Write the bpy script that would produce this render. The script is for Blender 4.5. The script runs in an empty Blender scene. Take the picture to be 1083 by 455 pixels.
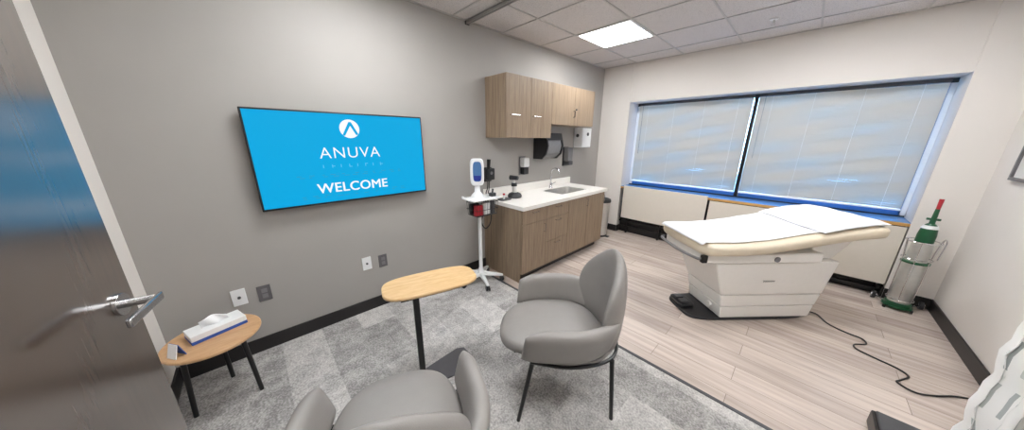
import bpy, bmesh, math, random
from mathutils import Vector, Matrix, Euler
R = math.radians
PI = math.pi
random.seed(7)
C = bpy.context.scene.collection
L, W, H = 4.89, 3.51, 2.562

# ------------------------------------------------------------------ materials
def nt(name):
    m = bpy.data.materials.new(name); m.use_nodes = True
    n = m.node_tree.nodes; l = m.node_tree.links
    return m, n, l, n['Principled BSDF']

def mat(name, col, rough=.5, metal=0, noise=.04, scale=30, bump=0, bscale=200, spec=.5, coat=0, trans=0, alpha=1):
    """procedural material: base colour mottled by a noise, optional fine bump"""
    m, n, l, b = nt(name)
    tc = n.new('ShaderNodeTexCoord')
    nz = n.new('ShaderNodeTexNoise'); nz.inputs['Scale'].default_value = scale; nz.inputs['Detail'].default_value = 4
    l.new(tc.outputs['Object'], nz.inputs['Vector'])
    r = n.new('ShaderNodeValToRGB')
    c0 = [max(0, c*(1-noise)) for c in col]; c1 = [min(1, c*(1+noise)) for c in col]
    r.color_ramp.elements[0].position = .3; r.color_ramp.elements[1].position = .7
    r.color_ramp.elements[0].color = (*c0, 1); r.color_ramp.elements[1].color = (*c1, 1)
    l.new(nz.outputs['Fac'], r.inputs['Fac']); l.new(r.outputs['Color'], b.inputs['Base Color'])
    b.inputs['Roughness'].default_value = rough; b.inputs['Metallic'].default_value = metal
    b.inputs['Specular IOR Level'].default_value = spec
    b.inputs['Coat Weight'].default_value = coat
    b.inputs['Transmission Weight'].default_value = trans
    b.inputs['Alpha'].default_value = alpha
    if bump:
        n2 = n.new('ShaderNodeTexNoise'); n2.inputs['Scale'].default_value = bscale
        l.new(tc.outputs['Object'], n2.inputs['Vector'])
        bp = n.new('ShaderNodeBump'); bp.inputs['Strength'].default_value = bump; bp.inputs['Distance'].default_value = .002
        l.new(n2.outputs['Fac'], bp.inputs['Height']); l.new(bp.outputs['Normal'], b.inputs['Normal'])
    return m

def srgb(r, g, b):
    f = lambda c: (c/255/12.92) if c/255 <= .04045 else ((c/255+.055)/1.055)**2.4
    return (f(r), f(g), f(b))

def wood(name, c0, c1, stretch=(8, 8, .6), rough=.5, rot=(0, 0, 0), scale=5, coat=0):
    m, n, l, b = nt(name)
    tc = n.new('ShaderNodeTexCoord'); mp = n.new('ShaderNodeMapping')
    mp.inputs['Scale'].default_value = stretch; mp.inputs['Rotation'].default_value = rot
    l.new(tc.outputs['Object'], mp.inputs['Vector'])
    nz = n.new('ShaderNodeTexNoise'); nz.inputs['Scale'].default_value = scale; nz.inputs['Detail'].default_value = 8
    nz.inputs['Distortion'].default_value = .6; nz.inputs['Roughness'].default_value = .65
    l.new(mp.outputs['Vector'], nz.inputs['Vector'])
    r = n.new('ShaderNodeValToRGB'); r.color_ramp.elements[0].position = .32; r.color_ramp.elements[1].position = .68
    r.color_ramp.elements[0].color = (*c0, 1); r.color_ramp.elements[1].color = (*c1, 1)
    l.new(nz.outputs['Fac'], r.inputs['Fac']); l.new(r.outputs['Color'], b.inputs['Base Color'])
    b.inputs['Roughness'].default_value = rough; b.inputs['Coat Weight'].default_value = coat
    b.inputs['Coat Roughness'].default_value = .18; b.inputs['Coat IOR'].default_value = 3.0 if coat == 1 else 1.5
    return m

def emit(name, col, s, base=(0.02, .02, .02)):
    m, n, l, b = nt(name)
    b.inputs['Base Color'].default_value = (*base, 1)
    b.inputs['Emission Color'].default_value = (*col, 1); b.inputs['Emission Strength'].default_value = s
    b.inputs['Roughness'].default_value = .3; b.inputs['Specular IOR Level'].default_value = .1
    return m

def carpet_mat():
    m, n, l, b = nt('carpet')
    tc = n.new('ShaderNodeTexCoord')
    bk = n.new('ShaderNodeTexBrick'); bk.offset = .5
    bk.inputs['Scale'].default_value = 1; bk.inputs['Brick Width'].default_value = .5; bk.inputs['Row Height'].default_value = .25
    bk.inputs['Mortar Size'].default_value = 0.0; bk.inputs['Color1'].default_value = (0, 0, 0, 1); bk.inputs['Color2'].default_value = (1, 1, 1, 1)
    l.new(tc.outputs['Object'], bk.inputs['Vector'])
    n1 = n.new('ShaderNodeTexNoise'); n1.inputs['Scale'].default_value = 9; n1.inputs['Detail'].default_value = 8; n1.inputs['Roughness'].default_value = .8
    n1.inputs['Distortion'].default_value = .3
    mp = n.new('ShaderNodeMapping'); mp.inputs['Scale'].default_value = (1.15, .9, 1); l.new(tc.outputs['Object'], mp.inputs['Vector'])
    l.new(mp.outputs['Vector'], n1.inputs['Vector'])
    n2 = n.new('ShaderNodeTexNoise'); n2.inputs['Scale'].default_value = 90; n2.inputs['Detail'].default_value = 3
    l.new(tc.outputs['Object'], n2.inputs['Vector'])
    def mth(op, a, bb):
        x = n.new('ShaderNodeMath'); x.operation = op
        for i, v in enumerate((a, bb)):
            if isinstance(v, (int, float)): x.inputs[i].default_value = v
            else: l.new(v, x.inputs[i])
        return x.outputs[0]
    s = mth('MULTIPLY', bk.outputs['Color'], .30)
    s = mth('ADD', s, mth('MULTIPLY', n1.outputs['Fac'], 1.3))
    s = mth('ADD', s, mth('MULTIPLY', n2.outputs['Fac'], 1.0))
    s = mth('SUBTRACT', s, .86)
    r = n.new('ShaderNodeValToRGB'); r.color_ramp.elements[0].position = .15; r.color_ramp.elements[1].position = .85
    r.color_ramp.elements[0].color = (*srgb(132, 129, 127), 1); r.color_ramp.elements[1].color = (*srgb(218, 214, 210), 1)
    l.new(s, r.inputs['Fac']); l.new(r.outputs['Color'], b.inputs['Base Color'])
    b.inputs['Roughness'].default_value = .95; b.inputs['Specular IOR Level'].default_value = .1
    bp = n.new('ShaderNodeBump'); bp.inputs['Strength'].default_value = .6; bp.inputs['Distance'].default_value = .004
    l.new(n2.outputs['Fac'], bp.inputs['Height']); l.new(bp.outputs['Normal'], b.inputs['Normal'])
    return m

def vinyl_mat():
    m, n, l, b = nt('vinyl_planks')
    tc = n.new('ShaderNodeTexCoord')
    bk = n.new('ShaderNodeTexBrick'); bk.offset = .37
    bk.inputs['Scale'].default_value = 1; bk.inputs['Brick Width'].default_value = 1.2; bk.inputs['Row Height'].default_value = .152
    bk.inputs['Mortar Size'].default_value = .0015; bk.inputs['Mortar'].default_value = (.5, .5, .5, 1)
    bk.inputs['Color1'].default_value = (0.1, .1, .1, 1); bk.inputs['Color2'].default_value = (.9, .9, .9, 1)
    l.new(tc.outputs['Object'], bk.inputs['Vector'])
    mp = n.new('ShaderNodeMapping'); mp.inputs['Scale'].default_value = (.7, 9, 1); l.new(tc.outputs['Object'], mp.inputs['Vector'])
    n1 = n.new('ShaderNodeTexNoise'); n1.inputs['Scale'].default_value = 3; n1.inputs['Detail'].default_value = 7; n1.inputs['Distortion'].default_value = .5
    l.new(mp.outputs['Vector'], n1.inputs['Vector'])
    x = n.new('ShaderNodeMix'); x.inputs['Factor'].default_value = .3
    l.new(n1.outputs['Fac'], x.inputs[2]); l.new(bk.outputs['Color'], x.inputs[3])
    r = n.new('ShaderNodeValToRGB'); r.color_ramp.elements[0].position = .3; r.color_ramp.elements[1].position = .68
    r.color_ramp.elements[0].color = (*srgb(172, 156, 147), 1); r.color_ramp.elements[1].color = (*srgb(212, 197, 186), 1)
    l.new(x.outputs[0], r.inputs['Fac'])
    d = n.new('ShaderNodeMix'); d.data_type = 'RGBA'; l.new(bk.outputs['Fac'], d.inputs['Factor'])
    l.new(r.outputs['Color'], d.inputs[6]); d.inputs[7].default_value = (*srgb(138, 124, 116), 1)
    l.new(d.outputs[2], b.inputs['Base Color'])
    b.inputs['Roughness'].default_value = .27; b.inputs['Specular IOR Level'].default_value = .9
    return m

def ceiling_mat():
    """mineral-fibre tile: pale with fine fissures"""
    m, n, l, b = nt('ceiling_tile')
    tc = n.new('ShaderNodeTexCoord')
    n1 = n.new('ShaderNodeTexNoise'); n1.inputs['Scale'].default_value = 140; n1.inputs['Detail'].default_value = 2
    l.new(tc.outputs['Object'], n1.inputs['Vector'])
    r = n.new('ShaderNodeValToRGB'); r.color_ramp.elements[0].position = .34; r.color_ramp.elements[1].position = .44
    r.color_ramp.elements[0].color = (*srgb(178, 173, 170), 1); r.color_ramp.elements[1].color = (*srgb(214, 208, 205), 1)
    l.new(n1.outputs['Fac'], r.inputs['Fac']); l.new(r.outputs['Color'], b.inputs['Base Color'])
    b.inputs['Roughness'].default_value = .9
    return m

def curtain_mat():
    """white cloth woven with staggered upright grey dashes (uv: u along cloth in m, v up in m)"""
    m, n, l, b = nt('privacy_curtain_cloth')
    uv = n.new('ShaderNodeTexCoord'); sp = n.new('ShaderNodeSeparateXYZ'); l.new(uv.outputs['UV'], sp.inputs[0])
    def mth(op, a, bb=0):
        x = n.new('ShaderNodeMath'); x.operation = op
        for i, v in enumerate((a, bb)):
            if isinstance(v, (int, float)): x.inputs[i].default_value = v
            else: l.new(v, x.inputs[i])
        return x.outputs[0]
    col = mth('DIVIDE', sp.outputs[0], .048); ci = mth('FLOOR', col); cf = mth('SUBTRACT', col, ci)
    off = mth('FRACT', mth('MULTIPLY', mth('SINE', mth('MULTIPLY', ci, 12.99)), 43.7))
    row = mth('ADD', mth('DIVIDE', sp.outputs[1], .17), off); ri = mth('FLOOR', row); rf = mth('SUBTRACT', row, ri)
    a = mth('LESS_THAN', mth('ABSOLUTE', mth('SUBTRACT', cf, .5)), .13)
    bb = mth('LESS_THAN', mth('ABSOLUTE', mth('SUBTRACT', rf, .5)), .33)
    fac = mth('MULTIPLY', a, bb)
    tone = mth('FRACT', mth('MULTIPLY', mth('SINE', mth('ADD', mth('MULTIPLY', ci, 7.3), mth('MULTIPLY', ri, 3.1))), 91.7))
    r = n.new('ShaderNodeValToRGB'); r.color_ramp.elements[0].color = (*srgb(158, 163, 165), 1); r.color_ramp.elements[1].color = (*srgb(208, 210, 206), 1)
    l.new(tone, r.inputs['Fac'])
    x = n.new('ShaderNodeMix'); x.data_type = 'RGBA'; l.new(fac, x.inputs['Factor'])
    x.inputs[6].default_value = (*srgb(248, 246, 243), 1); l.new(r.outputs['Color'], x.inputs[7])
    l.new(x.outputs[2], b.inputs['Base Color']); b.inputs['Roughness'].default_value = .9
    return m

def glass_mat(name, tint=(.93, .97, 1), gl=.06, rough=.02):
    m = bpy.data.materials.new(name); m.use_nodes = True
    n = m.node_tree.nodes; l = m.node_tree.links; n.remove(n['Principled BSDF'])
    t = n.new('ShaderNodeBsdfTransparent'); t.inputs[0].default_value = (*tint, 1)
    g = n.new('ShaderNodeBsdfGlossy'); g.inputs['Roughness'].default_value = rough
    f = n.new('ShaderNodeFresnel'); f.inputs[0].default_value = 1.45
    x = n.new('ShaderNodeMixShader'); l.new(f.outputs[0], x.inputs[0]); l.new(t.outputs[0], x.inputs[1]); l.new(g.outputs[0], x.inputs[2])
    l.new(x.outputs[0], n['Material Output'].inputs[0])
    return m

def slat_mat():
    m = bpy.data.materials.new('blind_slat'); m.use_nodes = True
    n = m.node_tree.nodes; l = m.node_tree.links; b = n['Principled BSDF']
    b.inputs['Base Color'].default_value = (*srgb(206, 200, 190), 1); b.inputs['Roughness'].default_value = .35
    t = n.new('ShaderNodeBsdfTranslucent'); t.inputs[0].default_value = (*srgb(214, 198, 176), 1)
    x = n.new('ShaderNodeMixShader'); x.inputs[0].default_value = .075
    l.new(b.outputs[0], x.inputs[1]); l.new(t.outputs[0], x.inputs[2]); l.new(x.outputs[0], n['Material Output'].inputs[0])
    return m

M = dict(
    accent=mat('grey_accent_paint', srgb(163, 159, 154), .7, noise=.015, scale=3, bump=.15, bscale=400),
    white_wall=mat('cream_paint', srgb(226, 220, 214), .75, noise=.012, scale=3, bump=.15, bscale=400),
    ceil=ceiling_mat(), grid=mat('ceiling_grid', srgb(186, 182, 179), .5),
    carpet=carpet_mat(), vinyl=vinyl_mat(),
    rubber=mat('black_rubber_base', srgb(34, 31, 31), .45), black=mat('black_metal', srgb(22, 21, 22), .35),
    blackp=mat('black_plastic', srgb(34, 34, 37), .4), darkframe=mat('dark_window_frame', srgb(40, 48, 52), .4),
    leather=mat('grey_leather', srgb(144, 139, 135), .42, noise=.03, scale=12, bump=.25, bscale=350),
    leather_seam=mat('dark_seam', srgb(70, 67, 66), .6),
    laminate=wood('oak_laminate', srgb(122, 103, 84), srgb(154, 134, 112), (9, 9, .5), .5),
    maple=wood('pale_maple', srgb(201, 162, 112), srgb(222, 189, 142), (2, 12, 2), .4, scale=4),
    beech=wood('warm_beech', srgb(186, 143, 101), srgb(208, 168, 126), (10, 2, 2), .4, scale=4),
    sillwood=wood('honey_sill', srgb(196, 146, 82), srgb(214, 168, 104), (.8, 9, 9), .4),
    doorwood=wood('dark_walnut_door', srgb(56, 38, 24), srgb(68, 48, 33), (9, 9, .5), .3, coat=1),
    counter=mat('white_counter', srgb(236, 232, 226), .3, noise=.02, scale=80),
    steel=mat('brushed_steel', srgb(214, 212, 208), .38, metal=.85, noise=.05), chrome=mat('chrome', srgb(215, 215, 218), .12, metal=1, noise=.01),
    nickel=mat('satin_nickel', srgb(186, 184, 184), .25, metal=1, noise=.03),
    cream=mat('cream_enamel', srgb(221, 213, 201), .45, noise=.01), tablebody=mat('exam_table_body', srgb(243, 240, 235), .4, noise=.01),
    vinylpad=mat('cream_vinyl', srgb(221, 207, 184), .38, noise=.02, bump=.1), paper=mat('white_paper', srgb(240, 240, 243), .8, noise=.01, scale=8, bump=.3, bscale=30),
    pillow=mat('white_pillow_cloth', srgb(236, 236, 240), .85, noise=.01, bump=.4, bscale=25),
    white=mat('white_plastic', srgb(232, 232, 232), .35, noise=.01), grey=mat('grey_plastic', srgb(120, 119, 121), .45),
    dgrey=mat('charcoal_plastic', srgb(70, 70, 73), .5), steelgrey=mat('dark_grey_steel_plate', srgb(98, 95, 97), .4),
    green=mat('green_tank_paint', srgb(30, 84, 54), .3), red=mat('red_plastic', srgb(178, 40, 52), .4), blue=mat('blue_print', srgb(52, 88, 168), .5),
    skytint=mat('sky_reflection_bead', srgb(70, 128, 196), .35), silver=mat('silver_tank', srgb(205, 204, 200), .3, metal=.7),  # bead blue is the sky's reflection painted into the colour
    smoke=mat('smoked_plastic', srgb(60, 58, 60), .15), curtain=curtain_mat(), glass=glass_mat('window_glass', (.62, .80, 1)),
    clear=glass_mat('clear_plastic', (.85, .88, .9)), slat=slat_mat(), tissue=mat('tissue', srgb(246, 246, 246), .9, noise=.01),
    silltop=mat('sky_reflecting_sill_top', srgb(98, 142, 190), .22, noise=.02),  # blue of the reflected sky is put into the base colour
    print_=mat('framed_print', srgb(215, 213, 210), .6, noise=.06, scale=6),
    panel=emit('light_diffuser', (.965, .985, 1), 32), screen=emit('tv_screen', srgb(12, 170, 228), 1.0, (0, 0, 0)),
    scrwhite=emit('tv_white', (.95, .97, 1), 1.0), scrpale=emit('tv_pale', srgb(95, 200, 240), 1.0), scrdim=emit('tv_dim', srgb(40, 150, 195), 1.0),
    vital=emit('vitals_screen', srgb(90, 140, 200), .6), vitalblue=emit('vitals_blue', srgb(40, 60, 170), .6),
    sand=mat('beige_carton', srgb(190, 176, 160), .7), mark=mat('grey_lettering', srgb(120, 118, 116), .5),
    trackgrey=mat('track_grey', srgb(158, 154, 151), .4),
    ground=mat('outdoor_ground', srgb(120, 124, 118), .9),
)

# ------------------------------------------------------------------ mesh helpers
def new(): return bmesh.new()

def obj(name, bm, m, parent=None, smooth=False, bevel=0, seg=2, sub=0, angle=40):
    bmesh.ops.recalc_face_normals(bm, faces=bm.faces)
    me = bpy.data.meshes.new(name); bm.to_mesh(me); bm.free()
    o = bpy.data.objects.new(name, me); C.objects.link(o)
    if m is not None: me.materials.append(m)
    if parent: o.parent = parent
    if bevel:
        b = o.modifiers.new('bevel', 'BEVEL'); b.width = bevel; b.segments = seg; b.limit_method = 'ANGLE'; b.angle_limit = R(35)
    if sub:
        s = o.modifiers.new('sub', 'SUBSURF'); s.levels = sub; s.render_levels = sub
    if smooth or bevel or sub:
        for p in me.polygons: p.use_smooth = True
        if not sub: me.set_sharp_from_angle(angle=R(angle))
    return o

def box(bm, x0, x1, y0, y1, z0, z1, mtx=None):
    vs = [bm.verts.new(Vector(p)) for p in ((x0,y0,z0),(x1,y0,z0),(x1,y1,z0),(x0,y1,z0),(x0,y0,z1),(x1,y0,z1),(x1,y1,z1),(x0,y1,z1))]
    for f in ((0,3,2,1),(4,5,6,7),(0,1,5,4),(1,2,6,5),(2,3,7,6),(3,0,4,7)): bm.faces.new([vs[i] for i in f])
    if mtx is not None:
        for v in vs: v.co = mtx @ v.co
    return bm

def frust(bm, b, t):
    """hexahedron from 4 bottom and 4 top points"""
    vs = [bm.verts.new(Vector(p)) for p in list(b)+list(t)]
    for f in ((0,3,2,1),(4,5,6,7),(0,1,5,4),(1,2,6,5),(2,3,7,6),(3,0,4,7)): bm.faces.new([vs[i] for i in f])
    return bm

def cyl(bm, p0, p1, r0, r1=None, n=24):
    r1 = r0 if r1 is None else r1
    p0, p1 = Vector(p0), Vector(p1); d = (p1-p0).normalized()
    a = d.orthogonal().normalized(); b = d.cross(a)
    A = [bm.verts.new(p0+(a*math.cos(2*PI*i/n)+b*math.sin(2*PI*i/n))*r0) for i in range(n)]
    B = [bm.verts.new(p1+(a*math.cos(2*PI*i/n)+b*math.sin(2*PI*i/n))*r1) for i in range(n)]
    for i in range(n): bm.faces.new((A[i], A[(i+1)%n], B[(i+1)%n], B[i]))
    bm.faces.new(A[::-1]); bm.faces.new(B)
    return bm

def lathe(bm, prof, c=(0,0,0), n=32):
    """profile of (r, z) pairs around the z axis"""
    c = Vector(c); rings = []
    for r, z in prof:
        if r < 1e-5: rings.append([bm.verts.new(c+Vector((0,0,z)))])
        else: rings.append([bm.verts.new(c+Vector((r*math.cos(2*PI*i/n), r*math.sin(2*PI*i/n), z))) for i in range(n)])
    for A, B in zip(rings, rings[1:]):
        for i in range(n):
            j = (i+1) % n
            if len(A) == 1 and len(B) == 1: continue
            if len(A) == 1: bm.faces.new((A[0], B[i], B[j]))
            elif len(B) == 1: bm.faces.new((A[i], A[j], B[0]))
            else: bm.faces.new((A[i], A[j], B[j], B[i]))
    for ring in (rings[0], rings[-1]):
        if len(ring) > 1: bm.faces.new(ring)
    return bm

def smoothpath(pts, k=8):
    P = [Vector(p) for p in pts]; P = [2*P[0]-P[1]] + P + [2*P[-1]-P[-2]]; out = []
    for i in range(1, len(P)-2):
        for j in range(k):
            t = j/k; a, b, c, d = P[i-1], P[i], P[i+1], P[i+2]
            out.append(.5*((2*b)+(c-a)*t+(2*a-5*b+4*c-d)*t*t+(3*b-a-3*c+d)*t**3))
    out.append(P[-2]); return out

def tube(bm, pts, r, n=10, closed=False, k=0):
    P = smoothpath(pts, k) if k else [Vector(p) for p in pts]
    rings = []; a = None; N = len(P)
    for i, p in enumerate(P):
        if closed: d = (P[(i+1)%N]-P[i-1]).normalized()
        else: d = (P[min(i+1, N-1)]-P[max(i-1, 0)]).normalized()
        if a is None: a = d.orthogonal().normalized()
        a = (a-d*a.dot(d)).normalized(); b = d.cross(a)
        rr = r(i/(N-1)) if callable(r) else r
        rings.append([bm.verts.new(p+(a*math.cos(2*PI*j/n)+b*math.sin(2*PI*j/n))*rr) for j in range(n)])
    pairs = list(zip(rings, rings[1:])) + ([(rings[-1], rings[0])] if closed else [])
    for A, B in pairs:
        for i in range(n): bm.faces.new((A[i], A[(i+1)%n], B[(i+1)%n], B[i]))
    if not closed: bm.faces.new(rings[0][::-1]); bm.faces.new(rings[-1])
    return bm

def prism(bm, outline, z0, z1, mtx=None):
    B = [bm.verts.new(Vector((x, y, z0))) for x, y in outline]; T = [bm.verts.new(Vector((x, y, z1))) for x, y in outline]
    n = len(outline)
    for i in range(n): bm.faces.new((B[i], B[(i+1)%n], T[(i+1)%n], T[i]))
    bm.faces.new(B[::-1]); bm.faces.new(T)
    if mtx is not None:
        for v in B+T: v.co = mtx @ v.co
    return bm

def superell(a, b, e=2.6, n=48, cx=0, cy=0):
    out = []
    for i in range(n):
        t = 2*PI*i/n; c, s = math.cos(t), math.sin(t)
        out.append((cx+a*math.copysign(abs(c)**(2/e), c), cy+b*math.copysign(abs(s)**(2/e), s)))
    return out

def pad(bm, P, T, nu=24, nv=14, p=4):
    """padded panel: two sheets about the mid surface P(u, v), u, v in 0..1, meeting at a round edge"""
    e = 1e-3; g0 = {}; g1 = {}
    for i in range(nu+1):
        for j in range(nv+1):
            # cosine spacing so that the edge is round
            u = .5-.5*math.cos(PI*i/nu); v = .5-.5*math.cos(PI*j/nv)
            q = Vector(P(u, v)); du = Vector(P(min(u+e, 1), v))-Vector(P(max(u-e, 0), v)); dv = Vector(P(u, min(v+e, 1)))-Vector(P(u, max(v-e, 0)))
            nn = du.cross(dv); nn = nn.normalized() if nn.length > 1e-12 else Vector((0,0,1))
            t = T*math.sqrt(max(0, 1-abs(2*u-1)**p))*math.sqrt(max(0, 1-abs(2*v-1)**p))
            if i in (0, nu) or j in (0, nv): g0[i,j] = g1[i,j] = bm.verts.new(q)
            else: g0[i,j] = bm.verts.new(q+nn*t); g1[i,j] = bm.verts.new(q-nn*t)
    for g, fl in ((g0, 0), (g1, 1)):
        for i in range(nu):
            for j in range(nv):
                f = [g[i,j], g[i+1,j], g[i+1,j+1], g[i,j+1]]
                if fl: f = f[::-1]
                try: bm.faces.new(f)
                except ValueError: pass
    return bm

def thing(name, label, cat, loc=(0,0,0), rotz=0, group=None):
    o = bpy.data.objects.new(name, None); C.objects.link(o)
    o.location = loc; o.rotation_euler = (0, 0, rotz); o.empty_display_size = .1
    o['label'] = label; o['category'] = cat
    if group: o['group'] = group
    return o

def tag(o, label, cat, group=None):
    o['label'] = label; o['category'] = cat
    if group: o['group'] = group
    return o

def struct(name, bm, m, parent=None, **k):
    o = obj(name, bm, m, parent, **k)
    if parent is None: o['kind'] = 'structure'
    return o

def dup(root, loc=None, rotz=None, label=None):
    def cp(o, par):
        c = o.copy(); C.objects.link(c)
        if par: c.parent = par
        for ch in o.children: cp(ch, c)
        return c
    r = cp(root, None)
    if loc is not None: r.location = loc
    if rotz is not None: r.rotation_euler = (0, 0, rotz)
    if label: r['label'] = label
    return r

def text_bm(s, size, m4, bold=0, depth=.0008, spacing=1):
    cu = bpy.data.curves.new('txt', 'FONT'); cu.body = s; cu.size = size; cu.align_x = 'CENTER'; cu.offset = bold; cu.extrude = depth
    cu.space_character = spacing
    o = bpy.data.objects.new('txt', cu); C.objects.link(o)
    dg = bpy.context.evaluated_depsgraph_get(); me = bpy.data.meshes.new_from_object(o.evaluated_get(dg))
    bm = bmesh.new(); bm.from_mesh(me); bm.transform(m4)
    bpy.data.objects.remove(o); bpy.data.curves.remove(cu); bpy.data.meshes.remove(me)
    return bm

# ------------------------------------------------------------------ the room
YB = 2.335                      # where carpet meets vinyl
struct('floor', box(new(), 0, W, 0, YB-.006, -.1, 0), M['carpet'])
f2 = struct('floor', box(new(), 0, W, YB+.006, L+.35, -.1, 0), M['vinyl'])
struct('trim_1', box(new(), 0, W, YB-.012, YB+.012, -.05, .004), M['dgrey'], bevel=.002)
struct('wall_left', box(new(), -.12, 0, -.12, L+.45, -.1, H+.1), M['accent'])
# right wall and window-side pilasters
struct('wall_right', box(new(), W, W+.12, -.12, L+.45, -.1, H+.1), M['white_wall'])
XP0, XP1 = .46, 3.235
RD = .32                        # recess depth
bm = new(); box(bm, 0, XP0, L, L+.45, 0, H); box(bm, XP1, W, L, L+.45, 0, H)
box(bm, XP0, XP1, L+.012, L+.45, 2.04, H)      # header, set back a hair from the pilasters
box(bm, XP0, XP1, L+RD, L+.45, 0, .74)
struct('wall_back', bm, M['white_wall'])
# wall with the doorway beside the camera
DX0, DX1 = 1.97, 2.89
bm = new(); box(bm, 0, DX0, -.12, 0, 0, H); box(bm, DX1, W, -.12, 0, 0, H); box(bm, DX0, DX1, -.12, 0, 2.13, H)
struct('wall_front', bm, M['white_wall'])
bm = new(); box(bm, DX0-.05, DX0, -.13, .012, 0, 2.18); box(bm, DX1, DX1+.05, -.13, .012, 0, 2.18); box(bm, DX0, DX1, -.13, .012, 2.13, 2.18)
struct('trim_2', bm, M['dgrey'], bevel=.003)
# corridor beyond the doorway
bm = new(); box(bm, -.12, W+.12, -1.9, -.12, -.1, 0); struct('floor', bm, M['carpet'])
bm = new(); box(bm, -.12, W+.12, -2.0, -1.9, -.1, H+.1); struct('wall_corridor', bm, M['white_wall'])
bm = new(); box(bm, -.22, -.12, -2.0, -.12, -.1, H+.1); box(bm, W+.12, W+.22, -2, -.12, -.1, H+.1); struct('wall_corridor', bm, M['white_wall'])
bm = new(); box(bm, -.22, W+.22, -2.0, -.12, H, H+.1); struct('ceiling', bm, M['ceil'])
# ceiling slab, T-grid and wall angle
struct('ceiling', box(new(), -.12, W+.12, -.12, L+.45, H+.004, H+.1), M['ceil'])
bm = new()
gx = [.5+.6*k for k in range(5)] + [3.5]; gy = [.33+.6*k for k in range(8)]
for x in gx[:5]: box(bm, x-.007, x+.007, 0, L, H-.002, H+.006)
for y in gy: box(bm, 0, W, y-.0068, y+.0068, H-.0022, H+.006)
struct('trim_3', bm, M['grid'])
bm = new(); box(bm, 0, .018, 0, L, H-.003, H+.006); box(bm, W-.018, W, 0, L, H-.003, H+.006); box(bm, 0, W, L-.018, L, H-.003, H+.006); box(bm, 0, W, 0, .018, H-.003, H+.006)
struct('trim_4', bm, M['grid'])
# black coved base
def base(name, bm): struct(name, bm, M['rubber'], bevel=.003)
bm = new(); box(bm, 0, .012, 0, 2.45, 0, .105); box(bm, 0, .012, 4.085, L, 0, .105); base('baseboard_left', bm)
bm = new(); box(bm, W-.012, W, 0, L, 0, .105); base('baseboard_right', bm)
bm = new(); box(bm, 0, XP0, L-.012, L, 0, .105); box(bm, XP1, W, L-.012, L, 0, .105)
box(bm, XP0, XP0+.012, L, L+.1, 0, .105); box(bm, XP1-.012, XP1, L, L+.1, 0, .105); base('baseboard_back', bm)
bm = new(); box(bm, 0, DX0-.05, 0, .012, 0, .105); box(bm, DX1+.05, W, 0, .012, 0, .105); base('baseboard_front', bm)

# ------------------------------------------------------------------ window
YW = L+.30
win = thing('window_1', 'x', 'window'); del win['label']; del win['category']; win['kind'] = 'structure'
bm = new()
box(bm, XP0, XP1, YW, YW+.06, 2.0, 2.04); box(bm, XP0, XP1, YW, YW+.06, .74, .785)
obj('window_frame', bm, M['darkframe'], win, bevel=.003)
bm = new(); box(bm, XP0, XP0+.05, YW-.002, YW+.058, .786, 1.999); box(bm, XP1-.035, XP1, YW-.002, YW+.058, .786, 1.999)
obj('side_jamb', bm, M['white'], win, bevel=.003)
bm = new(); box(bm, 1.878, 1.917, YW-.035, YW+.06, .785, 2.0); obj('mullion', bm, M['black'], win, bevel=.003)
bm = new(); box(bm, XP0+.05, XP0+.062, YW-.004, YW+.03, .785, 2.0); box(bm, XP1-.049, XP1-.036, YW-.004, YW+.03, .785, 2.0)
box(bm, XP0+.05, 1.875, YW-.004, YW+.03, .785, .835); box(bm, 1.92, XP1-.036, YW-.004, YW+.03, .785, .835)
obj('glazing_bead', bm, M['skytint'], win, bevel=.002)
for x0, x1 in ((XP0+.05, 1.875), (1.92, XP1-.036)):
    obj('glass_pane', box(new(), x0, x1, YW+.036, YW+.042, .785, 2.0), M['glass'], win)
# sill board with honey-coloured front edge and glossy top, sky reflection painted in as blue
sill = struct('trim_5', box(new(), XP0, XP1, L+.004, YW+.02, .735, .765), M['sillwood'], bevel=.003)
obj('sill_top', box(new(), XP0, XP1, L+.008, YW, .7655, .770), M['silltop'], sill)

def make_blind(x0, x1, label):
    t = thing('window_blind', label, 'blind', ((x0+x1)/2, YW-.045, 2.034), 0, 'horizontal blinds')
    w = (x1-x0)/2
    obj('headrail', box(new(), -w, w, -.018, .018, -.035, 0), M['dgrey'], t, bevel=.003)
    bm = new(); ztop, zbot = -.05, -1.165; n = 56
    for k in range(n):
        z = ztop+(zbot-ztop)*k/(n-1)
        hw = .0138
        nx = 24; rows = []
        for i in range(nx+1):
            x = -w+2*w*i/nx; a = R(67+9*math.sin(k*.50+x*4.2+1.5*math.sin(x*2))+6*math.sin(k*.23-x*6+2)); c, s = math.cos(a), math.sin(a); sag = -.0015*math.sin(PI*i/nx*3+k)
            rows.append([bm.verts.new((x, q*c*hw, z+sag-q*s*hw+.0015*(1-q*q))) for q in (-1, 0, 1)])
        for A, B in zip(rows, rows[1:]):
            for j in range(2): bm.faces.new((A[j], B[j], B[j+1], A[j+1]))
    obj('slats', bm, M['slat'], t)
    obj('bottom_rail', box(new(), -w, w, -.012, .012, -1.198, -1.180), M['white'], t, bevel=.003)
    for q in (-.8, -.27, .27, .8):
        bm = new(); cyl(bm, (q*w, -.014, -.03), (q*w, -.014, -1.18), .0011, n=6); obj('ladder_cord', bm, M['white'], t)
    bm = new(); cyl(bm, (-w+.06, -.03, -.02), (-w+.06, -.03, -.75), .003, n=8); obj('tilt_wand', bm, M['clear'], t, smooth=True)
    return t
make_blind(XP0+.055, 1.872, 'grey horizontal slat blind in left window bay, beside the black mullion')
make_blind(1.923, XP1-.045, 'wider grey horizontal slat blind in right window bay, above the pillow')

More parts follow.
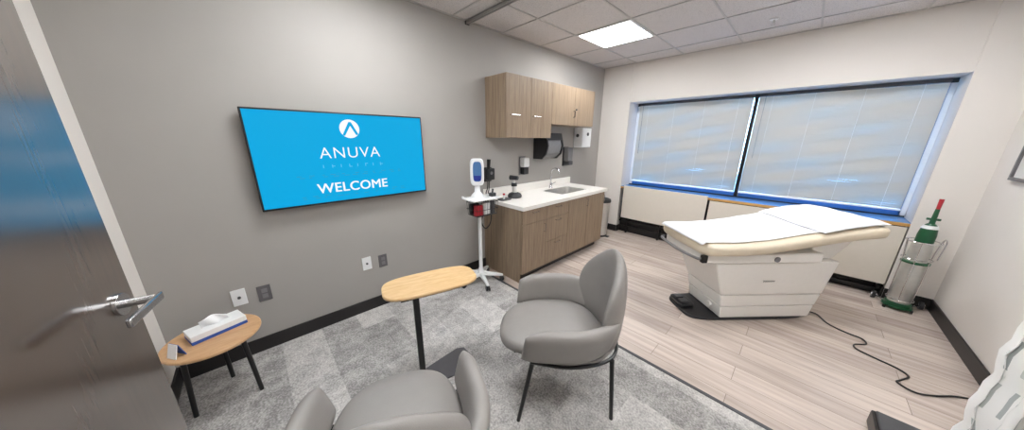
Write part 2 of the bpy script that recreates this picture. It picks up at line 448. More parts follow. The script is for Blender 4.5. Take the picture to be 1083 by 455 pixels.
# heating unit enclosures under the window
t = thing('heater_enclosure', 'cream metal heater cover under left window, nearest the trash can', 'heater cover', (0, 0, 0), 0)
obj('front_panel', box(new(), .52, 1.66, L-.012, L+.002, .262, .785), M['cream'], t, bevel=.004)
obj('shadow_gap_strip', box(new(), .497, .518, L+.001, L+.05, .25, .75), M['dgrey'], t)  # dark strip painted in for the shade between pilaster and cover
bm = new(); box(bm, .47, 1.66, L+.095, L+.12, .0, .734); obj('back_plate', bm, M['rubber'], t)
bm = new(); box(bm, .49, 1.66, L+.02, L+.06, .19, .215); box(bm, .49, 1.66, L+.03, L+.05, .10, .12)
for x in (.60, 1.1, 1.6): box(bm, x, x+.02, L+.03, L+.095, 0, .26)
obj('bottom_rail', bm, M['black'], t)
t = thing('heater_enclosure', 'long cream metal heater cover with wood ledge, behind the exam table', 'heater cover', (0, 0, 0), 0)
obj('front_panel', box(new(), 1.685, 3.225, L-.002, L+.003, .14, .728), M['cream'], t, bevel=.002)
bm = new(); box(bm, 1.665, 3.23, L+.095, L+.12, 0, .734); obj('back_plate', bm, M['rubber'], t)
bm = new(); box(bm, 1.68, 3.22, L+.03, L+.06, .05, .075)
for x in (1.7, 2.45, 3.19): box(bm, x, x+.02, L+.03, L+.095, 0, .16)
obj('bottom_rail', bm, M['black'], t)

# ------------------------------------------------------------------ ceiling things
def ceiling_light(x, y, label, group=None):
    t = thing('ceiling_light', label, 'ceiling light', (x, y, H), 0, group)
    bm = new(); s = .293; q = .272
    for a in ((-s, s, -s, -q), (-s, s, q, s), (-s, -q, -q, q), (q, s, -q, q)): box(bm, *a, -.006, .003)
    obj('frame', bm, M['white'], t)
    obj('diffuser', box(new(), -q, q, -q, q, -.003, .003), M['panel'], t)
    return t
ceiling_light(.80, 3.63, 'lit square ceiling panel light above the sink cabinets')
ceiling_light(2.60, 3.63, 'lit square ceiling panel light above the exam table', )
ceiling_light(.80, 1.23, 'lit square ceiling panel light above the tv wall and chairs')
ceiling_light(2.60, 1.23, 'lit square ceiling panel light nearest the doorway')
t = thing('sprinkler', 'small metal fire sprinkler hanging from a ceiling tile near the window', 'sprinkler', (2.0, 4.26, H))
obj('escutcheon', lathe(new(), [(.0, 0), (.032, 0), (.030, -.006), (.012, -.009), (0, -.009)]), M['white'], t, smooth=True)
bm = new(); lathe(bm, [(.008, -.008), (.008, -.03), (.006, -.035), (0, -.035)])
tube(bm, [(.008, 0, -.03), (.014, 0, -.045), (.004, 0, -.058)], .002, 6); tube(bm, [(-.008, 0, -.03), (-.014, 0, -.045), (-.004, 0, -.058)], .002, 6)
obj('sprinkler_head', bm, M['steel'], t, smooth=True)
obj('deflector', lathe(new(), [(0, -.056), (.016, -.057), (.016, -.059), (0, -.059)]), M['steel'], t)

# curtain track and privacy curtain
YT = 2.29
t = thing('curtain_track', 'grey curtain track running across the ceiling tiles', 'curtain track')
bm = new(); box(bm, 0.0, W, YT-.018, YT-.006, H-.028, H-.004); box(bm, 0, W, YT+.006, YT+.018, H-.028, H-.004); box(bm, 0, W, YT-.018, YT+.018, H-.008, H-.0025)
obj('rail', bm, M['trackgrey'], t)
obj('end_cap', box(new(), .0005, .014, YT-.021, YT+.021, H-.032, H-.003), M['dgrey'], t)
t = thing('privacy_curtain', 'white privacy curtain with grey dashes bunched by the right wall', 'curtain', (3.295, YT, 0))
def curtain_bm(z0, z1, nz, x0=-.25, x1=.19, folds=6, amp=.075):
    bm = new(); uvl = bm.loops.layers.uv.new('UVMap'); n = 150; g = []; s = 0; prev = None; us = []
    for i in range(n+1):
        q = i/n; base_x = x0+(x1-x0)*q
        row = []
        for j in range(nz+1):
            z = z0+(z1-z0)*j/nz; h = (2.5-z)/2.2
            a = amp*(.45+.55*h)*(1-.25*math.sin(q*9))
            x = base_x+.018*math.sin(q*folds*4*PI+.8)*h + .005*math.sin(z*29+q*5) + .004*math.sin(z*53+q*17)
            y = a*math.sin(q*folds*2*PI+.5*math.sin(q*7)+.12*math.sin(z*2))+.008*math.sin(z*5+q*11)*h
            row.append(Vector((x, y, z)))
        if prev is not None: s += (row[0].xy-prev[0].xy).length
        us.append(s); prev = row; g.append([bm.verts.new(p) for p in row])
    for i in range(n):
        for j in range(nz):
            f = bm.faces.new((g[i][j], g[i+1][j], g[i+1][j+1], g[i][j+1]))
            for lp, (a, b) in zip(f.loops, ((i,j),(i+1,j),(i+1,j+1),(i,j+1))): lp[uvl].uv = (us[a], z0+(z1-z0)*b/nz)
    return bm
cl = obj('cloth', curtain_bm(.25, 2.1, 40), M['curtain'], t, smooth=True, angle=180)
s_ = cl.modifiers.new('solid', 'SOLIDIFY'); s_.thickness = .0015
ms = obj('mesh_band', curtain_bm(2.1, 2.51, 8), M['white'], t, smooth=True, angle=180)
for k in range(12):
    bm = new(); x = -.24+.43*k/11; cyl(bm, (x, 0, 2.505), (x, 0, H-.014), .0025, n=6); cyl(bm, (x-.006, 0, H-.016), (x+.006, 0, H-.016), .005, n=8); obj('carrier', bm, M['white'], t, smooth=True)


# ------------------------------------------------------------------ television
t = thing('television', 'large wall-mounted tv with bright blue welcome screen', 'television', (0, 1.146, 1.35))
TW, TH = .575, .325
obj('housing', box(new(), .032, .072, -TW, TW, -TH, TH), M['black'], t, bevel=.004)
obj('mount', box(new(), .0, .034, -.25, .25, -.18, .18), M['dgrey'], t, bevel=.004)
scr = obj('screen', box(new(), .0725, .0745, -TW+.011, TW-.011, -TH+.014, TH-.011), M['screen'], t)
# text plane: local x of text -> +Y, local y -> +Z, facing +X
def face(x, y, z): return Matrix(((0,0,1,x), (1,0,0,y), (0,1,0,z), (0,0,0,1)))
obj('screen_text', text_bm('ANUVA', .112, face(.0752, -.005, .005), bold=-.0008, spacing=1.12), M['scrwhite'], scr)
bm = text_bm('WELCOME', .098, face(.0752, -.0135, -.242), spacing=1.05)
for dy, dz in ((.0016, 0), (.0032, 0), (.0016, .0012)):
    b2 = text_bm('WELCOME', .098, face(.0752+dy*.05+dz*.1, -.0135+dy, -.242+dz), spacing=1.05); me_ = bpy.data.meshes.new('tmp'); b2.to_mesh(me_); b2.free(); bm.from_mesh(me_); bpy.data.meshes.remove(me_)
obj('screen_text', bm, M['scrwhite'], scr)
bm = new(); cc = 48
out = [(.066*math.cos(2*PI*i/cc), .066*math.sin(2*PI*i/cc)) for i in range(cc)]
prism(bm, out, 0, .0012, face(.0748, .005, .213)); obj('screen_logo', bm, M['scrwhite'], scr)
bm = new()
prism(bm, [(-.052, -.046), (-.036, -.050), (.006, .022), (.040, -.046), (.055, -.038), (.014, .048), (-.002, .048)], 0, .0008, face(.0762, .005, .213))
obj('logo_peak', bm, M['screen'], scr)
bm = new(); random.seed(3)
for k in range(8):
    y = -.20+.056*k; hh = .022
    box(bm, .0750, .0756, y, y+.005, -.063, -.063+hh)
    if k % 2: box(bm, .0750, .0756, y+.005, y+.02, -.063+(hh-.005)*(k % 3)/2, -.058+(hh-.005)*(k % 3)/2)
obj('screen_tagline', bm, M['scrpale'], scr)
bm = new()
for row, z in enumerate((-.115, -.128, -.262, -.276)):
    for k in range(11):
        y = -.37+.068*k+random.uniform(0, .03)
        if row < 2 or abs(y) > .21 or row == 3: box(bm, .0749, .0753, y, y+random.uniform(.015, .04), z+.0006*k, z+.004+.0006*k)
obj('screen_pattern', bm, M['scrdim'], scr)

# ------------------------------------------------------------------ upper cabinets
def handle_tab(par, x, y0, y1, z, m='nickel'):
    bm = new(); tube(bm, [(x, y0, z), (x+.022, y0, z), (x+.022, y1, z), (x, y1, z)], .004, 8); return obj('handle', bm, M[m], par, smooth=True)
t = thing('upper_cabinet', 'taller oak wall cabinet with two doors, left of the pair', 'cabinet', (0, 2.492, 1.51))
w, h = .708, .6
obj('body', box(new(), 0, .308, 0, w, 0, h), M['laminate'], t, bevel=.0015)
obj('door', box(new(), .310, .33, .0, w/2-.0015, 0, h), M['laminate'], t, bevel=.0015)
obj('door', box(new(), .310, .33, w/2+.0015, w, 0, h), M['laminate'], t, bevel=.0015)
for d, y0 in zip([o for o in t.children if o.name.startswith('door')], (.055, .38)): handle_tab(d, .33, y0, y0+.12, .222)
t = thing('upper_cabinet', 'shorter oak wall cabinet above the sink with a small lock', 'cabinet', (0, 3.203, 1.665))
w, h = .90, .445
obj('body', box(new(), 0, .308, 0, w, 0, h), M['laminate'], t, bevel=.0015)
d1 = obj('door', box(new(), .310, .33, 0, w/2-.0015, 0, h), M['laminate'], t, bevel=.0015)
d2 = obj('door', box(new(), .310, .33, w/2+.0015, w, 0, h), M['laminate'], t, bevel=.0015)
bm = new(); tube(bm, [(.33, .432, .10), (.352, .432, .10), (.352, .432, .17), (.33, .432, .17)], .005, 8); obj('handle', bm, M['black'], d1, smooth=True)
bm = new(); cyl(bm, (.33, .48, .19), (.346, .48, .19), .010, n=16); obj('lock', bm, M['dgrey'], d2, smooth=True)

# ------------------------------------------------------------------ base cabinets, worktop, sink
CY0, CY1 = 2.452, 4.075
YS = [2.452, 2.822, 3.235, 3.655, 4.075]
def base_cab(y0, y1, label, fronts, first=False, hollow=False):
    t = thing('base_cabinet', label, 'cabinet', (0, y0, 0)); w = y1-y0
    bm = new()
    if hollow:   # open carcass: bottom, back and two sides
        box(bm, .002, .598, .0008, w-.0008, .10, .12); box(bm, .002, .012, .0008, w-.0008, .12, .81); box(bm, .012, .598, .0008, .018, .12, .81); box(bm, .012, .598, w-.018, w-.0008, .12, .81)
    else: box(bm, 0, .598, .0008, w-.0008, .10, .81)
    obj('body', bm, M['laminate'], t, bevel=.001)
    obj('toe_kick', box(new(), .002, .53, .02 if first else .001, w-.001, 0, .10), M['rubber'], t)
    if first: obj('end_panel', box(new(), .0, .598, -.004, .0, .0, .81), M['laminate'], t)
    for kind, a0, a1, z0, z1 in fronts:
        d = obj(kind, box(new(), .600, .620, a0+.002, a1-.002, z0, z1), M['laminate'], t, bevel=.0015)
        yc = (a0+a1)/2
        if kind == 'drawer': handle_tab(d, .62, yc-.045, yc+.045, z1-.035)
        else:
            bm = new(); ya = a1-.03; tube(bm, [(.62, ya, z1-.13), (.642, ya, z1-.13), (.642, ya, z1-.04), (.62, ya, z1-.04)], .004, 8); obj('handle', bm, M['nickel'], d, smooth=True)
    return t
base_cab(YS[0], YS[1], 'oak base cabinet at the near end, beside the vitals stand', [('drawer', 0, .37, .655, .805), ('door', 0, .37, .105, .65)], True)
base_cab(YS[1], YS[2], 'oak base cabinet with three drawers, second from the vitals stand', [('drawer', 0, .413, .655, .805), ('drawer', 0, .413, .385, .65), ('drawer', 0, .413, .105, .38)])
base_cab(YS[2], YS[4], 'oak base cabinet with two doors under the sink, beside the trash can', [('door', 0, .42, .105, .805), ('door', .42, .84, .105, .805)], hollow=True)
t = thing('worktop', 'white worktop with a backsplash lying on the oak cabinets', 'countertop')
SX0, SX1, SY0, SY1 = .17, .50, 3.26, 3.80
bm = new()
xs = [0.001, SX0, SX1, .645]; ys = [2.435, SY0, SY1, 4.10]
for i in range(3):
    for j in range(3):
        if i == 1 and j == 1: continue
        box(bm, xs[i], xs[i+1], ys[j], ys[j+1], .8105, .85)
bmesh.ops.remove_doubles(bm, verts=bm.verts, dist=1e-5)
inner = [f for f in bm.faces if sum(1 for g in bm.faces if g is not f and set(v.index for v in g.verts) == set(v.index for v in f.verts))]
obj('slab', bm, M['counter'], t)
obj('backsplash', box(new(), .001, .02, 2.435, 4.10, .85, .945), M['counter'], t, bevel=.002)
t = thing('sink', 'stainless steel sink set into the white worktop', 'sink', ((SX0+SX1)/2, (SY0+SY1)/2, .85))
a, b = (SX1-SX0)/2, (SY1-SY0)/2
bm = new(); A = superell(a-.004, b-.004, 8, 48); prof = [(1.10, .0015, 0), (1.0, .0015, 0), (.97, -.02, 0), (.94, -.14, 0), (.80, -.155, 0)]
rings = []
for s, z, _ in prof: rings.append([bm.verts.new((x-(1-s)*math.copysign(min(abs(x), .1), x)*1.0 if s < 1 else x+(s-1)*.1*math.copysign(1, x), y-(1-s)*math.copysign(min(abs(y), .1), y) if s < 1 else y+(s-1)*.1*math.copysign(1, y), z)) for x, y in A])
for P, Q in zip(rings, rings[1:]):
    for i in range(48): bm.faces.new((P[i], P[(i+1)%48], Q[(i+1)%48], Q[i]))
bm.faces.new(rings[-1])
obj('basin', bm, M['steel'], t, smooth=True)
obj('drain', lathe(new(), [(0, -.151), (.04, -.151), (.042, -.154), (0, -.1545)]), M['dgrey'], t)
t = thing('faucet', 'chrome gooseneck faucet with a side lever behind the sink', 'faucet', (.10, 3.53, .85))
obj('base', lathe(new(), [(0, 0), (.026, 0), (.026, .01), (.017, .02), (.015, .07), (0, .07)]), M['chrome'], t, smooth=True)
bm = new(); tube(bm, [(0, 0, .06), (0, 0, .2), (.02, 0, .25), (.07, 0, .27), (.12, 0, .25), (.135, 0, .20)], .009, 10, k=5); obj('spout', bm, M['chrome'], t, smooth=True)
bm = new(); tube(bm, [(0, .012, .045), (0, .05, .055), (.01, .09, .07)], .006, 8); obj('lever', bm, M['chrome'], t, smooth=True)

# things on the worktop
t = thing('otoscope_charger', 'small black and silver instrument standing on the white worktop', 'medical instrument', (.225, 2.72, .8505), 0)
obj('base', lathe(new(), [(0, 0), (.078, 0), (.082, .02), (.068, .045), (.034, .06), (0, .06)]), M['blackp'], t, smooth=True)
bm = new(); cyl(bm, (-.0, 0, .048), (-.012, 0, .13), .030, .024); obj('handle', bm, M['steel'], t, smooth=True)
bm = new(); cyl(bm, (-.012, -.0, .128), (-.012, 0, .165), .034, .032); obj('collar', bm, M['blackp'], t, smooth=True)
bm = new(); cyl(bm, (-.012, 0, .163), (-.012, 0, .205), .014, .012); obj('neck', bm, M['steel'], t, smooth=True)
bm = new(); cyl(bm, (-.06, -.015, .222), (.035, .012, .222), .028, .022); obj('head', bm, M['blackp'], t, smooth=True)
t = thing('specimen_tray', 'low black tray with a red capped vial at the worktop edge', 'tray', (.25, 2.54, .8505))
bm = new(); prism(bm, superell(.05, .075, 4), 0, .012); obj('tray_base', bm, M['blackp'], t, bevel=.003)
bm = new(); cyl(bm, (0, -.01, .012), (0, -.01, .055), .012); obj('vial', bm, M['white'], t, smooth=True)
bm = new(); cyl(bm, (0, -.01, .055), (0, -.01, .072), .013); obj('vial_cap', bm, M['red'], t, smooth=True)

# wall-mounted things by the cabinets
t = thing('wall_instrument', 'black wall-mounted instrument holder behind the vitals monitor', 'medical instrument', (0, 2.50, 1.03))
obj('back_plate', box(new(), 0, .02, -.05, .05, 0, .16), M['blackp'], t, bevel=.006)
obj('body', box(new(), .02, .07, -.045, .06, .02, .15), M['blackp'], t, bevel=.012)
bm = new(); cyl(bm, (.05, -.02, .13), (.06, -.02, .25), .017, .022); obj('handset', bm, M['black'], t, smooth=True)
bm = new(); cyl(bm, (.071, .005, .1), (.076, .005, .1), .018); obj('dial', bm, M['grey'], t, smooth=True)
bm = new(); tube(bm, [(.05, -.03, .03), (.055, -.04, -.06), (.05, -.06, -.12), (.04, -.03, -.15), (.03, .0, -.08), (.03, .01, .02)], .005, 8, k=6); obj('coiled_cord', bm, M['black'], t, smooth=True)
t = thing('soap_dispenser', 'small white and black dispenser on the wall, left of the towel holder', 'dispenser', (0, 3.05, 1.06))
obj('back_plate', box(new(), 0, .01, -.045, .06, 0, .23), M['grey'], t, bevel=.002)
obj('housing', box(new(), .01, .085, -.04, .06, .10, .215), M['white'], t, bevel=.012)
obj('nozzle', box(new(), .012, .08, -.035, .055, .01, .10), M['blackp'], t, bevel=.01)
t = thing('towel_dispenser', 'large black dispenser with smoked cover under the wall cabinets', 'dispenser', (0, 3.42, 1.26))
bm = new(); prism(bm, [(0, 0), (.13, .0), (.2, .06), (.225, .16), (.19, .29), (.0, .30)], -.13, .15, Matrix(((1,0,0,0),(0,0,1,0),(0,1,0,0),(0,0,0,1))))
obj('cover', bm, M['grey'], t, bevel=.015)
bm = new(); prism(bm, [(-.0, -.01), (.14, -.01), (.212, .055), (.238, .16), (.20, .302), (.0, .312)], -.155, -.128, Matrix(((1,0,0,0),(0,0,1,0),(0,1,0,0),(0,0,0,1))))
obj('end_cheek', bm, M['blackp'], t, bevel=.004)
bm = new(); prism(bm, [(-.0, -.01), (.14, -.01), (.212, .055), (.238, .16), (.20, .302), (.0, .312)], .148, .172, Matrix(((1,0,0,0),(0,0,1,0),(0,1,0,0),(0,0,0,1))))
obj('end_cheek', bm, M['blackp'], t, bevel=.004)
obj('top_band', box(new(), .02, .222, -.128, .15, .225, .31), M['blackp'], t, bevel=.01)
t = thing('soap_dispenser', 'dark grey upright soap dispenser on the wall above the sink', 'dispenser', (0, 3.96, 1.12))
obj('back_plate', box(new(), 0, .012, -.065, .065, 0, .27), M['blackp'], t, bevel=.002)
obj('housing', box(new(), .012, .10, -.055, .06, .07, .265), M['grey'], t, bevel=.014)
obj('push_bar', box(new(), .012, .112, -.045, .05, .015, .075), M['dgrey'], t, bevel=.01)
t = thing('wall_dispenser', 'white box dispenser with dark dots on the wall by the corner', 'dispenser', (0, 4.26, 1.38))
obj('housing', box(new(), 0, .15, -.11, .13, 0, .277), M['white'], t, bevel=.012)
for y, z in ((.03, .19), ):
    bm = new(); cyl(bm, (.1505, y, z), (.156, y, z), .025); obj('button', bm, M['dgrey'], t, smooth=True)
bm = new(); cyl(bm, (.07, -.1105, .17), (.07, -.118, .17), .024); obj('side_knob', bm, M['dgrey'], t, smooth=True)

# trash can
t = thing('trash_can', 'grey round trash can with dark lid between cabinets and window wall', 'trash can', (.375, 4.50, 0))
obj('body', lathe(new(), [(0, 0.015), (.105, .015), (.122, .56), (.119, .56), (0, .55)]), M['steel'], t, smooth=True)
obj('base_ring', lathe(new(), [(0, 0), (.11, 0), (.11, .03), (0, .03)]), M['blackp'], t, smooth=True)
obj('lid', lathe(new(), [(0, .555), (.128, .555), (.130, .575), (.122, .60), (.07, .62), (0, .625)]), M['blackp'], t, smooth=True)
obj('pedal', box(new(), .08, .16, -.03, .03, .004, .018), M['blackp'], t, bevel=.004)

# ------------------------------------------------------------------ vitals monitor on wheeled stand
t = thing('vitals_monitor_stand', 'white wheeled stand with basket beside the oak cabinets', 'medical stand', (.27, 2.18, 0))
bm = new(); lathe(bm, [(0, .075), (.05, .075), (.055, .095), (.03, .13), (.022, .16), (0, .16)]); obj('hub', bm, M['white'], t, smooth=True)
for k in range(5):
    a = R(-20+72*k); d = Vector((math.cos(a), math.sin(a), 0)); r = .235
    bm = new(); s = Vector((-d.y, d.x, 0))
    frust(bm, [d*.03-s*.026+Vector((0,0,.072)), d*r-s*.014+Vector((0,0,.055)), d*r+s*.014+Vector((0,0,.055)), d*.03+s*.026+Vector((0,0,.072))],
          [d*.03-s*.022+Vector((0,0,.115)), d*r-s*.012+Vector((0,0,.075)), d*r+s*.012+Vector((0,0,.075)), d*.03+s*.022+Vector((0,0,.115))])
    lg = obj('leg', bm, M['white'], t, bevel=.006)
    bm = new()
    for q in (-.012, .012): cyl(bm, d*(r-.012)+s*(q-.006)+Vector((0,0,.0255)), d*(r-.012)+s*(q+.006)+Vector((0,0,.0255)), .025, n=16)
    cyl(bm, d*(r-.012)+Vector((0,0,.03)), d*(r-.012)+Vector((0,0,.06)), .007, n=8)
    obj('caster', bm, M['blackp'], lg, smooth=True)
bm = new(); cyl(bm, (0, 0, .14), (0, 0, .924), .019); obj('pole', bm, M['white'], t, smooth=True)
bm = new()   # wire basket
bx, by = .085, .13
for z in (.77, .83, .90):
    q = 1 if z > .8 else .9
    tube(bm, [(-bx*q+.05, -by*q, z), (bx*q+.05, -by*q, z), (bx*q+.05, by*q, z), (-bx*q+.05, by*q, z)], .003, 6, closed=True)
for i in range(9):
    y = -by+2*by*i/8; tube(bm, [(-bx+.05, y, .90), (-bx*.9+.05, y*.9, .77), (bx*.9+.05, y*.9, .77), (bx+.05, y, .90)], .0016, 5)
for i in range(7):
    x = -bx+2*bx*i/6; tube(bm, [(x+.05, -by, .90), (x*.9+.05, -by*.9, .77), (x*.9+.05, by*.9, .77), (x+.05, by, .90)], .0016, 5)
obj('basket', bm, M['black'], t, smooth=True)
bm = new(); frust(bm, [(.05-.073, -.112, .768), (.05+.073, -.112, .768), (.05+.073, .112, .768), (.05-.073, .112, .768)], [(.05-.076, -.117, .774), (.05+.076, -.117, .774), (.05+.076, .117, .774), (.05-.076, .117, .774)]); obj('basket_floor', bm, M['blackp'], t)
obj('tray', box(new(), -.06, .15, -.17, .17, .925, .94), M['white'], t, bevel=.006)
bm = new(); tube(bm, [(0.02, -.17, .93), (.0, -.20, .95), (.03, -.215, .97), (.06, -.2, .95), (.07, -.17, .93)], .006, 8, k=4); obj('push_handle', bm, M['white'], t, smooth=True)
bm = new(); tube(bm, [(.03, .05, .90), (.07, .09, .80), (.05, .10, .66), (.03, .05, .60), (.0, .02, .67), (.02, .04, .78), (.05, .02, .9)], .006, 8, k=6); obj('hanging_cable', bm, M['black'], t, smooth=True)
RM = R(-32)
t = thing('vitals_monitor', 'white upright vitals monitor with blue screen on wheeled stand', 'medical monitor', (.27, 2.16, .94), RM)
bm = new(); prism(bm, superell(.066, .13, 5, 48), -.03, .03, Matrix(((0,0,1,.01),(1,0,0,0),(0,1,0,.245),(0,0,0,1)))); obj('housing', bm, M['white'], t, bevel=.012, seg=3)
bm = new(); prism(bm, superell(.041, .095, 4, 48), 0, .003, Matrix(((0,0,1,.0405),(1,0,0,0),(0,1,0,.252),(0,0,0,1)))); sc = obj('display', bm, M['vital'], t)
obj('display_footer', box(new(), .0437, .0445, -.034, .034, .166, .215), M['vitalblue'], sc)
bm = new(); lathe(bm, [(0, 0), (.065, 0), (.06, .02), (.03, .05), (.022, .13), (0, .13)]); obj('pedestal', bm, M['white'], t, smooth=True)
# things in the basket
tag(obj('glove_packet', box(new(), -.02, .02, -.045, .045, 0, .10), M['red'], None, bevel=.006), 'dark red packet in the wire basket of the stand', 'packet').location = (.36, 2.10, .7745)
tag(obj('paper_packet', box(new(), -.018, .018, -.04, .04, 0, .115), M['white'], None, bevel=.006), 'white packet in the middle of the wire basket', 'packet').location = (.36, 2.195, .7745)
o = new(); tube(o, [(.0, -.03, .02), (.02, .0, .05), (0, .035, .03), (-.025, .01, .06), (0, -.02, .09), (.01, .02, .10)], .017, 10, k=5)
tag(obj('pressure_cuff', o, M['blackp'], None, smooth=True), 'coiled black blood pressure cuff hose in the wire basket', 'cuff').location = (.30, 2.245, .776)

tag(obj('storage_pouch', box(new(), -.025, .025, -.05, .05, 0, .105), M['blackp'], None, bevel=.012), 'black pouch at the back of the wire basket, nearest the tv wall', 'pouch').location = (.262, 2.12, .7745)
tag(obj('cleaning_wipes', lathe(new(), [(0, 0), (.026, 0), (.027, .11), (.02, .125), (0, .125)]), M['dgrey'], None, smooth=True), 'dark grey round tub in the wire basket beside the cabinets', 'tub').location = (.365, 2.268, .7745)
t = thing('probe_holder', 'small black probe holder on the white tray right of the monitor', 'probe holder', (.345, 2.29, .9405))
obj('holder', box(new(), -.025, .025, -.03, .03, 0, .035), M['blackp'], t, bevel=.006)
bm = new(); cyl(bm, (0, 0, .035), (.004, .004, .075), .009); obj('probe', bm, M['dgrey'], t, smooth=True)

# ------------------------------------------------------------------ wall plates
def plate(name, y, z, label, pm, im, kind):
    t = thing(name, label, 'outlet' if kind != 'coax' else 'wall plate', (0, y, z))
    obj('cover_plate', box(new(), 0, .006, -.036, .036, -.058, .058), M[pm], t, bevel=.002)
    if kind == 'coax':
        bm = new(); cyl(bm, (.006, 0, .0), (.014, 0, .0), .009, n=16); obj('socket', bm, M[im], t, smooth=True)
    else:
        for s in (-.02, .02): obj('socket', box(new(), .006, .009, -.016, .016, s-.0155, s+.0155), M[im], t, bevel=.004)
    return t
plate('cable_plate', .352, .455, 'white wall plate with one round jack above the tissue box', 'white', 'dgrey', 'coax')
plate('power_outlet', .479, .437, 'grey steel power outlet right of the tissue box', 'steelgrey', 'grey', 'duplex')
plate('cable_plate', 1.152, .446, 'white wall plate with round jack above the maple laptop table', 'white', 'dgrey', 'coax')
plate('power_outlet', 1.285, .432, 'grey steel power outlet above the maple laptop table', 'steelgrey', 'grey', 'duplex')

# ------------------------------------------------------------------ side table and what is on it
ZT = .41
t = thing('side_table', 'round beech side table with three black legs by the door', 'side table', (.33, .24, 0))
bm = new(); prism(bm, superell(.202, .202, 2.0, 64), ZT-.018, ZT); obj('tabletop', bm, M['beech'], t, bevel=.005)
for a in (-63, 180, 55):
    d = Vector((math.cos(R(a)), math.sin(R(a)), 0)); bm = new()
    cyl(bm, d*.135+Vector((0,0,ZT-.02)), d*.160, .0125, .011, 16); obj('leg', bm, M['black'], t, smooth=True)
bm = new(); tube(bm, [(Vector((math.cos(R(a)), math.sin(R(a)), 0))*.12+Vector((0,0,ZT-.024))) for a in range(0, 360, 12)], .006, 8, closed=True); obj('under_ring', bm, M['black'], t, smooth=True)
t = thing('tissue_box', 'white and blue tissue box with a tissue on the beech side table', 'tissue box', (.283, .255, ZT+.0005), R(108))
obj('carton', box(new(), -.115, .115, -.06, .06, .018, .05), M['white'], t, bevel=.002)
obj('printed_band', box(new(), -.1155, .1155, -.0605, .0605, 0, .018), M['blue'], t, bevel=.001)
def tis(u, v): return (-.055+.115*u-.01*v, .008*math.sin(u*9+v*3)-.02*v*(1-u), .046+v*(.055+.018*math.sin(u*PI)-.02*u))
bm = new(); pad(bm, tis, .004, 20, 8); obj('tissue', bm, M['tissue'], t, smooth=True, angle=180)
t = thing('tent_card', 'small folded white and blue card on the beech side table', 'card', (.425, .115, ZT+.0005), R(35))
bm = new(); frust(bm, [(-.03, -.022, 0), (.03, -.022, 0), (.03, -.018, 0), (-.03, -.018, 0)], [(-.03, -.002, .07), (.03, -.002, .07), (.03, .0005, .07), (-.03, .0005, .07)])
obj('front_leaf', bm, M['white'], t)
bm = new(); frust(bm, [(-.03, .018, 0), (.03, .018, 0), (.03, .022, 0), (-.03, .022, 0)], [(-.03, .0006, .07), (.03, .0006, .07), (.03, .003, .07), (-.03, .003, .07)])
obj('back_leaf', bm, M['blue'], t)

# ------------------------------------------------------------------ maple laptop table
t = thing('laptop_table', 'maple topped pedestal table with one black leg between the chairs', 'table', (.95, 1.275, 0), R(75))
ZL = .62
bm = new(); prism(bm, superell(.29, .145, 3.4, 64), ZL-.02, ZL); obj('tabletop', bm, M['maple'], t, bevel=.006)
bm = new(); box(bm, -.135, -.100, -.135, -.100, .01, ZL-.02); obj('leg', bm, M['black'], t, bevel=.003)
obj('top_bracket', box(new(), -.2, .1, -.13, -.03, ZL-.028, ZL-.0205), M['black'], t)
bm = new(); prism(bm, [(-.16, -.19), (.12, -.19), (.21, -.12), (.225, -.08), (.20, .02), (.15, .035), (-.06, -.035), (-.17, -.08)], 0, .01); obj('base_plate', bm, M['steelgrey'], t, bevel=.002)

